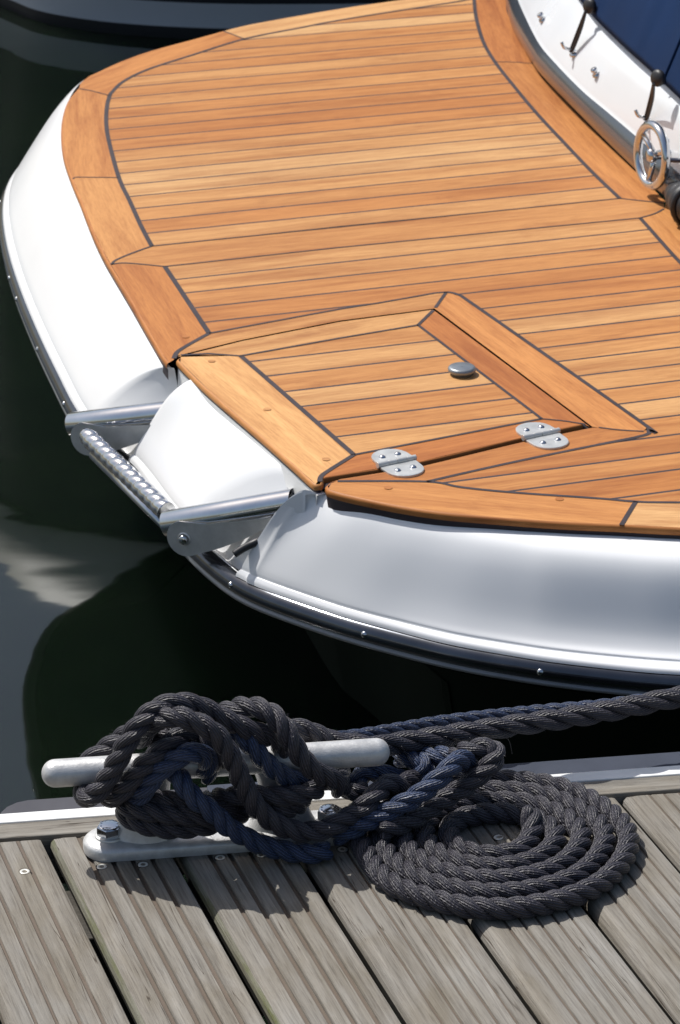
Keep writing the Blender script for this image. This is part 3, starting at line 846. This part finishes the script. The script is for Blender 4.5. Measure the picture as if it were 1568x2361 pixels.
# ================================================================ DOCK
dock = empty('floating_dock', P(600, 2100, -.3), 'weathered grooved grey plank dock with white edge trim in the foreground', 'dock')
PA = R(-18.8)
PDir = Vector((math.sin(PA), math.cos(PA), 0)); PN = Vector((PDir.y, -PDir.x, 0))
def edge_along(perp, O):        # point at plank offset perp lying on the edge line O
    # p = PN*perp + PDir*a ; p.EO = O
    a = (O - perp*PN.dot(EO))/PDir.dot(EO); return a
PITCH = .1388
Rr = {k: .652+PITCH*(k-1) for k in range(-3, 13)}
def plank(k):
    xr = Rr[k]; xl = Rr[k-1]+.0105
    flat = k >= 4
    wv = .009 if k == 2 or k >= 4 else .006
    sec = [(xl+.004, -.030, 'D'), (xl, -.0135, 'D'), (xl+.0015, -.0085, 'A'), (xl+.005, -.0040, 'A'), (xl+.005+wv*.5, -.0010, 'W'), (xl+.005+wv, 0, 'W')]
    x0 = xl+.005+wv; x1 = xr-.004
    ng = 4 if not flat else 5
    gw, gd = (.0062, .0048) if not flat else (.0036, .0028)
    if k == 1: gw, gd = .0050, .0028
    first = .0 
    wr = (x1-x0-ng*gw)/(ng+1)
    x = x0
    for g in range(ng):
        x += wr*(1+.06*math.sin(k*3+g*2)); zt = .0 if not flat else .0004*math.sin(g*2.3+k)
        g_w = gw*(.75 if (k == 1 and g < 2) else 1)
        sec += [(x-.0009, zt, 'W'), (x+.0002, -gd*.35, 'G'), (x+.0006, -gd, 'G'), (x+g_w-.0006, -gd, 'G'), (x+g_w-.0002, -gd*.35, 'W'), (x+g_w+.0009, zt, 'W')]
        x += g_w
    sec += [(x1-.001, 0, 'W'), (x1+.0025, -.001, 'W'), (xr, -.004, 'W'), (xr+.0003, -.012, 'D'), (xr-.001, -.030, 'D'), (xl+.004, -.030, 'D')]
    near, rows = .9, []
    far_O = 3.1005
    nseg = 26
    for i in range(nseg+1):
        row = []
        for (x, z, m_) in sec:
            far = edge_along(x, far_O)
            a = near+(far-near)*i/nseg
            zz = z
            if i == nseg: zz = min(z, -.0035) if z > -.002 else z
            if i == nseg-1: a = far-.005
            row.append(PN*(x)+PDir*a+Z*zz)
        rows.append(row)
    mm = {'W': DW, 'G': DG, 'A': DA if k in (2, 3) else DW, 'D': DD}
    mb = MB()
    mb.grid(rows, DW, smooth=False, uvf=lambda i, j: (rows[min(i, nseg)][min(j, len(sec)-1)].dot(PDir), sec[min(j, len(sec)-1)][0]+sec[min(j, len(sec)-1)][1]),
            matf=lambda i, j: mm[sec[j+1][2]] if sec[j+1][2] != 'W' else mm[sec[j][2] if sec[j][2] == 'G' and sec[j+1][2] == 'G' else 'W'])
    b = len(mb.v); mb.v.extend(rows[-1][:-1]); n = len(sec)-1
    mb.face(range(b, b+n), DW, [(sec[j][1]*5, sec[j][0]) for j in range(n)])
    o = mb.build('plank', dock)
    bm = bmesh.new(); bm.from_mesh(o.data); bmesh.ops.remove_doubles(bm, verts=bm.verts, dist=1e-6); bmesh.ops.recalc_face_normals(bm, faces=bm.faces); bm.to_mesh(o.data); bm.free()
    return o
planks = {k: plank(k) for k in range(-1, 11)}
# screws in the planks
def dscrew(u, v, k):
    c = P(u, v, -.0006); mb = MB()
    mb.lathe(c, Z, [(.0001, -.0022), (.0022, -.0020), (.0026, .0003), (.0030, .0006), (.0052, .0008), (.0062, .0004), (.0064, -.002)], STEELS, 24)
    mb.lathe(c, Z, [(.0064, .0001), (.0073, .0009), (.0074, -.001)], DIRT, 20)
    mb.build('screw', planks[k])
STEELS = plain('screw zinc', (.66, .65, .60), .4, .35, nscale=200, namp=.1)
DIRT = plain('screw hole dirt', (.05, .04, .03), .9)
def whichk(u, v):
    x = P(u, v, 0).dot(PN)
    return min((k for k in planks if Rr[k] >= x), key=lambda k: Rr[k])
for u, v in ((57,2010),(235,1999),(330,1994),(508,1978),(603,1972),(790,1959),(1150,1931)): dscrew(u, v, whichk(u, v))
# beams under the planks, edge board, trim, fender strip
def edgebar(name, o0, o1, z0, z1, mat, s0=-1.2, s1=1.6, bev=.002, sub=True):
    c = ED*((s0+s1)/2)+EO*((o0+o1)/2)+Z*((z0+z1)/2)
    mb = MB(); mb.box(c, ED, EO, Z, (s1-s0)/2, (o1-o0)/2, (z1-z0)/2, mat, bev)
    return mb.build(name, dock)
edgebar('edge_board', 3.1045, 3.1388, -.06, .0005, DW)
wt = edgebar('white_trim', 3.1394, 3.161, -.075, .002, GELG, bev=.0015)
edgebar('under_beam', 2.92, 3.03, -.16, -.034, DD)
edgebar('under_beam', 1.9, 2.0, -.16, -.034, DD)
edgebar('under_float', 1.9, 2.9, -.7, -.25, plain('float', (.03, .035, .03), .8))
# grey rail beyond the trim on the right
edgebar('grey_rail', 3.1615, 3.207, -.09, -.004, ALUG, s0=.30, s1=1.6, bev=.003)
# grey rubber buffer with a rounded end on the left
lo = P(0, 1862, -.02)
mb = MB(); s0 = P(5, 1865, -.02).dot(ED); s1 = s0+.42
out = []
for k in range(9):
    a = math.pi+math.pi/2*k/8; out.append((s0+.02+.02*math.cos(a), 3.166+.04+.02*-math.sin(a)*1.0))
out = [(s0-.006, 3.164), (s0-.002, 3.185), (s0+.006, 3.198), (s0+.018, 3.207), (s0+.032, 3.211), (s0+.2, 3.211), (s1-.01, 3.211), (s1, 3.205), (s1, 3.164)]
top = [ED*a+EO*b+Z*-.010 for a, b in out]; top2 = [ED*(a*.999+.0005)+EO*(b+.002)+Z*-.016 for a, b in out]; bot = [p-Z*.09 for p in top2]
b = len(mb.v); mb.v.extend(top); mb.face(range(b+len(top)-1, b-1, -1), GREYR)
mb.grid([top, top2, bot], GREYR, closed=True, smooth=False)
o = mb.build('grey_buffer', dock); 
bm = bmesh.new(); bm.from_mesh(o.data); bmesh.ops.remove_doubles(bm, verts=bm.verts, dist=1e-6); bmesh.ops.recalc_face_normals(bm, faces=bm.faces); bm.to_mesh(o.data); bm.free()

# ================================================================ CLEAT
cl = empty('mooring_cleat', PD(500, 1905, 0), 'cast grey metal cleat bolted to the plank dock under the tangled rope', 'cleat')
S0 = PD(252, 1910, 0).dot(ED); S1 = PD(760, 1868, 0).dot(ED)
def CP(s, d, z): return ED*s+EO*(AX0-d)+Z*z
# base plate: stadium with a rounded shoulder
def stadium(sa, sb, r, d0=0., n=16):
    o = []
    for k in range(n+1):
        a = -math.pi/2 + math.pi*k/n; o.append((sb+r*math.cos(a), d0-r*math.sin(a)*-1))
    for k in range(n+1):
        a = math.pi/2 + math.pi*k/n; o.append((sa+r*math.cos(a), d0-r*math.sin(a)*-1))
    return o
mb = MB(); rows = []
for r, z in ((.0335, .0002), (.034, .003), (.034, .0115), (.0325, .0135), (.029, .0165), (.022, .0185), (.012, .0188)):
    rows.append([CP(s, d-.0015, z) for s, d in stadium(S0, S1, r*.94)])
mb.grid(rows, GALV, closed=True, smooth=True, flip=False)
b = len(mb.v); mb.v.extend(rows[-1]); mb.face(range(b, b+len(rows[-1])), GALV)
o = mb.build('base_plate', cl)
bm = bmesh.new(); bm.from_mesh(o.data); bmesh.ops.remove_doubles(bm, verts=bm.verts, dist=1e-6); bmesh.ops.recalc_face_normals(bm, faces=bm.faces); bm.to_mesh(o.data); bm.free()
# horn bar
ea = PD(95+32, 1783, 0); eb = PD(900-32, 1734, 0)
mb = MB(); d = (eb-ea).normalized(); L = (eb-ea).length; R0 = .0168
prof = [(R0*math.sin(a), -R0*math.cos(a)) for a in [k*math.pi/2/8 for k in range(9)]]
pr = [(max(r, 1e-5), h*.95) for r, h in prof] + [(R0*1.0, L*.5)] + [(max(r, 1e-5), L-h*.95) for r, h in prof[::-1]]
mb.lathe(ea, d, pr, GALV, 32); mb.build('horn_bar', cl)
for su in (650, 340):
    ft = PD(su, 1890, 0); s = ft.dot(ED); zt = PD(su, 1748, 0).z
    mb = MB(); rows = []
    for i in range(15):
        f = i/14; z = .016+(zt-.016)*f
        rs = .024+.020*(1-f)**3*1.0+.020*f**4; rd = .0135+.010*(1-f)**3
        rows.append([CP(s+rs*math.cos(2*math.pi*k/28), rd*math.sin(2*math.pi*k/28), z) for k in range(28)])
    mb.grid(rows, GALV, closed=True); mb.build('stem', cl)
for s, kind in ((S0, 0), (S1, 1)):
    c = CP(s, 0.0, .0186); mb = MB()
    mb.lathe(c, Z, [(.0175, 0), (.0175, .0022), (.0165, .003), (.012, .003)], STEELD, 32)
    w = mb.build('bolt_washer', cl)
    mb = MB(); rot = R(18); ax = Z
    rows = []
    for rr, z in ((.0152, .003), (.0152, .0135), (.0146, .0142)):
        rows.append([c+Vector((math.cos(rot+k*math.pi/3), math.sin(rot+k*math.pi/3), 0))*rr+Z*z for k in range(6)])
    mb.grid(rows, STEEL if kind == 0 else STEELD, closed=True, smooth=False)
    mb.lathe(c, Z, [(.0126, .0142), (.0122, .0152), (.0105, .0150), (.0085, .0156), (.0001, .0156)], STEEL, 24)
    b = len(mb.v); mb.v.extend([v+Z*.0001 for v in rows[-1]]); mb.face(range(b, b+6), STEEL if kind == 0 else STEELD)
    for k in range(10):
        a = k*.62+.3; q = c+Vector((math.cos(a), math.sin(a), 0))*.0098+Z*.0155
        mb.box(q, Vector((math.cos(a), math.sin(a), 0)), Vector((-math.sin(a), math.cos(a), 0)), Z, .0011, .0005, .0003, STEEL)
    mb.build('hex_bolt', cl)

# ================================================================ ROPES
def rope(mb, pts, mat, D=.0255, lay=2.75, step=.0042, phase=0., hairs=.5, rnd=None):
    rnd = rnd or random
    pts = resample(cat(pts, 12), step)
    # smooth a little
    for _ in range(3): pts = [pts[0]]+[(pts[i-1]+pts[i]*2+pts[i+1])/4 for i in range(1, len(pts)-1)]+[pts[-1]]
    M = len(pts); up = None; fr = []
    for i in range(M):
        t = (pts[min(i+1, M-1)]-pts[max(i-1, 0)]).normalized()
        if up is None: up = (Z-t*Z.dot(t)).normalized() if abs(t.z) < .95 else t.orthogonal().normalized()
        else: up = (up-t*up.dot(t)).normalized()
        fr.append((t, up.copy(), t.cross(up)))
    rs, off = D*.240, D*.266
    n = 12
    for s in range(3):
        ctr = []
        for i in range(M):
            a = phase + 2*math.pi*(s/3.) + 2*math.pi*i*step/(D*lay)
            ctr.append(pts[i]+(fr[i][1]*math.cos(a)+fr[i][2]*math.sin(a))*off)
        rows = []
        for i in range(M):
            t = (ctr[min(i+1, M-1)]-ctr[max(i-1, 0)]).normalized()
            r_ = (ctr[i]-pts[i]).normalized(); r_ = (r_-t*r_.dot(t)).normalized(); q = t.cross(r_)
            e = 1.0
            if i == 0 or i == M-1: e = .55
            rr = rs*e*(1+.035*math.sin(i*.37+s*2))
            rows.append([ctr[i]+(r_*math.cos(2*math.pi*k/n)*.97+q*math.sin(2*math.pi*k/n)*1.05)*rr for k in range(n)])
        mb.grid(rows, mat, closed=True, uvf=lambda i, j, s=s: (i*step+s*.37, j/n), caps=True, flip=True)
    nh = int(M*step*1000*hairs*.30)
    for _ in range(nh):
        i = rnd.randrange(2, M-2); a = rnd.uniform(0, 2*math.pi)
        o = (fr[i][1]*math.cos(a)+fr[i][2]*math.sin(a))
        p = pts[i]+o*D*.44; L = rnd.uniform(.003, .0085)
        d1 = (o+fr[i][0]*rnd.uniform(-1.2, 1.2)+Vector((rnd.uniform(-.5, .5), rnd.uniform(-.5, .5), rnd.uniform(-.3, .6)))).normalized()
        d2 = (d1+Vector((rnd.uniform(-.8, .8), rnd.uniform(-.8, .8), rnd.uniform(-.8, .8)))).normalized()
        sd = d1.orthogonal().normalized()*.0002
        a_, b_, c2 = p, p+d1*L*.5, p+d1*L*.5+d2*L*.5
        b = len(mb.v); mb.v.extend([a_-sd, a_+sd, b_+sd*.8, b_-sd*.8, c2])
        mb.face((b, b+1, b+2, b+3), mat, [(0, 0)]*4); mb.face((b+3, b+2, b+4), mat, [(0, 0)]*3)
q1 = lambda a, b: (69.2+a*.29411, 1579.5+b*.29411)
q3 = lambda a, b: (749.4+a*.29411, 1671.8+b*.29411)
def K1(l): return [PD(*q1(a, b), d) for a, b, d in l]
def K3(l): return [P(*q3(a, b), z) for a, b, z in l]
def K2(l): return [PD(*q1(a+1333, b), d) for a, b, d in l]

# --- coil lying on the planks
cc = P(1127, 1925, .013)
rad = [97, 93, 92, 97, 152, 144, 146, 150, 208, 198, 196, 200, 262, 254, 247, 252, 314, 317, 300]
sc = 3.56/F_
pts = []
for i, r_ in enumerate(rad):
    for h in (0, .5):
        if i == len(rad)-1 and h: break
        rr = r_ if h == 0 else (r_+rad[i+1])/2
        a = -math.pi/2*(i+h)
        pts.append(cc+Vector((math.cos(a), math.sin(a), 0))*(rr*sc*1.012))
st = [cc+Vector((.050, .036, .013)), cc+Vector((.0525, .020, .007))]
tail = [P(*q3(215, 800), .022), P(*q3(300, 740), .03), P(*q3(480, 660), .035)]
mb = MB(); rope(mb, st+pts[0:]+tail, ROPEG, D=.0278, hairs=.4, lay=2.45)
ro = mb.build('coiled_rope')
tag(ro, 'charcoal rope laid in a flat spiral coil on the grey planks', 'rope')

# --- grey mooring rope turned round the cleat and running to the boat
mb = MB()
G = lambda l, **k: rope(mb, l, ROPEG, hairs=.85, **k)
G(K1([(560,640,-.035),(480,730,-.03),(425,810,-.005),(440,880,.028),(530,840,.042),(620,710,.046),(705,560,.05),(785,410,.05),(880,280,.046),(1000,180,.04),(1160,140,.036),(1320,165,.032),(1480,245,.03),(1600,300,.032)]) + K2([(360,345,.032),(480,385,.028),(600,440,.018),(680,520,.0)]), D=.0265)
G(K1([(640,700,-.03),(600,800,-.005),(630,880,.025),(710,840,.04),(800,735,.045),(890,635,.048),(990,550,.048),(1090,465,.042),(1190,400,.03),(1300,390,.012),(1400,460,-.01)]), D=.0265)
G(K1([(870,430,-.02),(920,330,.02),(1030,260,.048),(1180,250,.06),(1310,300,.064)]) + K2([(80,345,.067),(170,440,.068),(240,560,.068),(300,690,.067),(355,810,.066),(420,930,.066),(510,1030,.064),(640,1110,.062),(780,1150,.06),(920,1145,.06),(1060,1095,.06)]) + [P(*q3(220,700), .048), P(*q3(330,620), .06), P(*q3(400,540), .066), P(*q3(480,470), .068), P(*q3(570,470), .062), P(*q3(630,530), .05)], D=.0265)
G(K2([(120,280,-.02),(220,200,-.008),(340,170,.004),(450,175,.014),(560,220,.026),(650,320,.038),(715,430,.046),(785,550,.05),(860,640,.05),(950,705,.044),(1050,745,.03),(1110,830,.012)]), D=.0265)
G(K2([(520,360,-.035),(680,340,-.04),(820,345,-.042),(930,390,-.04),(1010,460,-.038)]), D=.0255)
G(K1([(400,650,-.035),(500,570,-.042),(610,490,-.045),(740,400,-.042),(880,330,-.035),(1000,300,-.02)]), D=.0265)
# turns low round the stems
G(K1([(820,860,-.01),(730,900,.008),(790,965,.034),(930,990,.045),(1100,1015,.05),(1290,1030,.05),(1470,1030,.044),(1640,1010,.03),(1760,960,.01)]))
G(K1([(830,930,-.015),(740,985,.0),(800,1055,.03),(930,1105,.042),(1110,1130,.046),(1300,1115,.044),(1480,1085,.04),(1640,1060,.03)]))
G(K1([(800,1080,.0),(900,1010,.012),(1050,950,.02),(1250,960,.03),(1400,900,.02)]))
G(K1([(850,880,.02),(1000,890,.035),(1180,930,.04),(1370,960,.035),(1500,930,.02)]))
G(K1([(930,480,-.03),(1050,380,-.02),(1200,340,.0),(1330,400,.02),(1430,520,.03),(1500,640,.02)]))
G(K2([(60,900,.01),(170,880,.028),(300,870,.036),(430,860,.042),(560,870,.046),(700,870,.048),(840,850,.044),(930,800,.03),(950,730,.005)]))
G(K2([(300,1000,.02),(430,930,.034),(560,950,.042),(690,965,.042),(780,930,.02),(790,870,-.005)]))
G(K2([(0,1060,.04),(110,1010,.04),(240,960,.03),(380,990,.02)]))
# knot at the right, over the coil
G(K3([(430,830,.034),(640,760,.036),(810,660,.042),(960,565,.048),(1100,480,.056),(1210,390,.066),(1300,310,.076),(1350,235,.083),(1300,175,.088),(1200,185,.088),(1110,205,.082),(1040,235,.07),(970,300,.05)]), D=.0265)
G(K3([(130,350,.04),(120,430,.05),(170,500,.052),(240,540,.05),(330,500,.045)]), D=.024)
G(K3([(380,640,.03),(500,560,.045),(600,470,.05),(680,430,.045),(800,450,.03)]), D=.0255)
# standing part to the boat
G([PD(*q1(1333+800,400),-.045), P(850,1722,.088), P(900,1716,.080), P(960,1707,.076), P(1073,1690,.072), P(1200,1671,.070), P(1400,1640,.070), P(1568,1606,.075), P(1800,1556,.085)], D=.0285, lay=4.0)
# loose fibre hanging from the line
f0 = P(1160, 1696, .055)
mb.tube(cat([f0, f0+Vector((.008, 0, -.008)), f0+Vector((.012, 0, -.026))], 5), .0006, ROPEG, 5)
mr = mb.build('mooring_rope')
tag(mr, 'frayed charcoal mooring rope belayed round the cleat and stretched towards the boat', 'rope')
# --- blue rope
mb = MB()
Bf = lambda l, **k: rope(mb, l, ROPEB, hairs=.12, **k)
Bf(K1([(860,800,-.01),(780,880,.01),(850,880,.034),(930,780,.046),(1010,680,.052),(1130,590,.058),(1260,530,.056),(1360,550,.046),(1400,630,.03),(1370,720,.01)]), D=.0262)
Bf(K1([(1060,640,.02),(1150,690,.045),(1210,790,.056),(1290,890,.062),(1390,960,.064),(1480,1040,.064),(1560,1120,.064)]) + K2([(320,1170,.062),(440,1235,.06),(580,1280,.06),(740,1310,.06),(900,1320,.055),(1020,1290,.05)]), D=.0258)
Bf(K2([(180,250,.0),(260,330,.018),(360,420,.032),(440,520,.036),(530,620,.036),(630,700,.032),(750,755,.024),(860,790,.008)]), D=.0258)
Bf(K3([(60,880,.02),(240,800,.034),(430,710,.046),(590,630,.058),(730,550,.068),(850,455,.078),(950,365,.088),(1030,290,.090),(1100,270,.080),(1130,330,.055)]), D=.0262)
Bf(K3([(260,500,.04),(250,420,.05),(330,365,.056),(430,375,.052),(530,410,.042),(620,430,.03)]), D=.0262)
Bf(K3([(560,250,.05),(660,255,.056),(760,290,.058),(800,340,.054),(760,400,.045),(650,440,.034)]), D=.0262)
Bf(K3([(700,300,.045),(800,245,.058),(900,240,.064),(1000,260,.064),(1080,310,.055)]), D=.0262)
Bf([PD(*q1(1333+900,430),-.06), P(800,1700,.070), P(900,1685,.062), P(1000,1668,.056), P(1100,1655,.052), P(1250,1640,.046), P(1450,1620,.05), P(1800,1560,.06)], D=.019, lay=3.4)
br = mb.build('blue_rope')
tag(br, 'navy blue rope woven through the grey turns and knotted beside the cleat', 'rope')
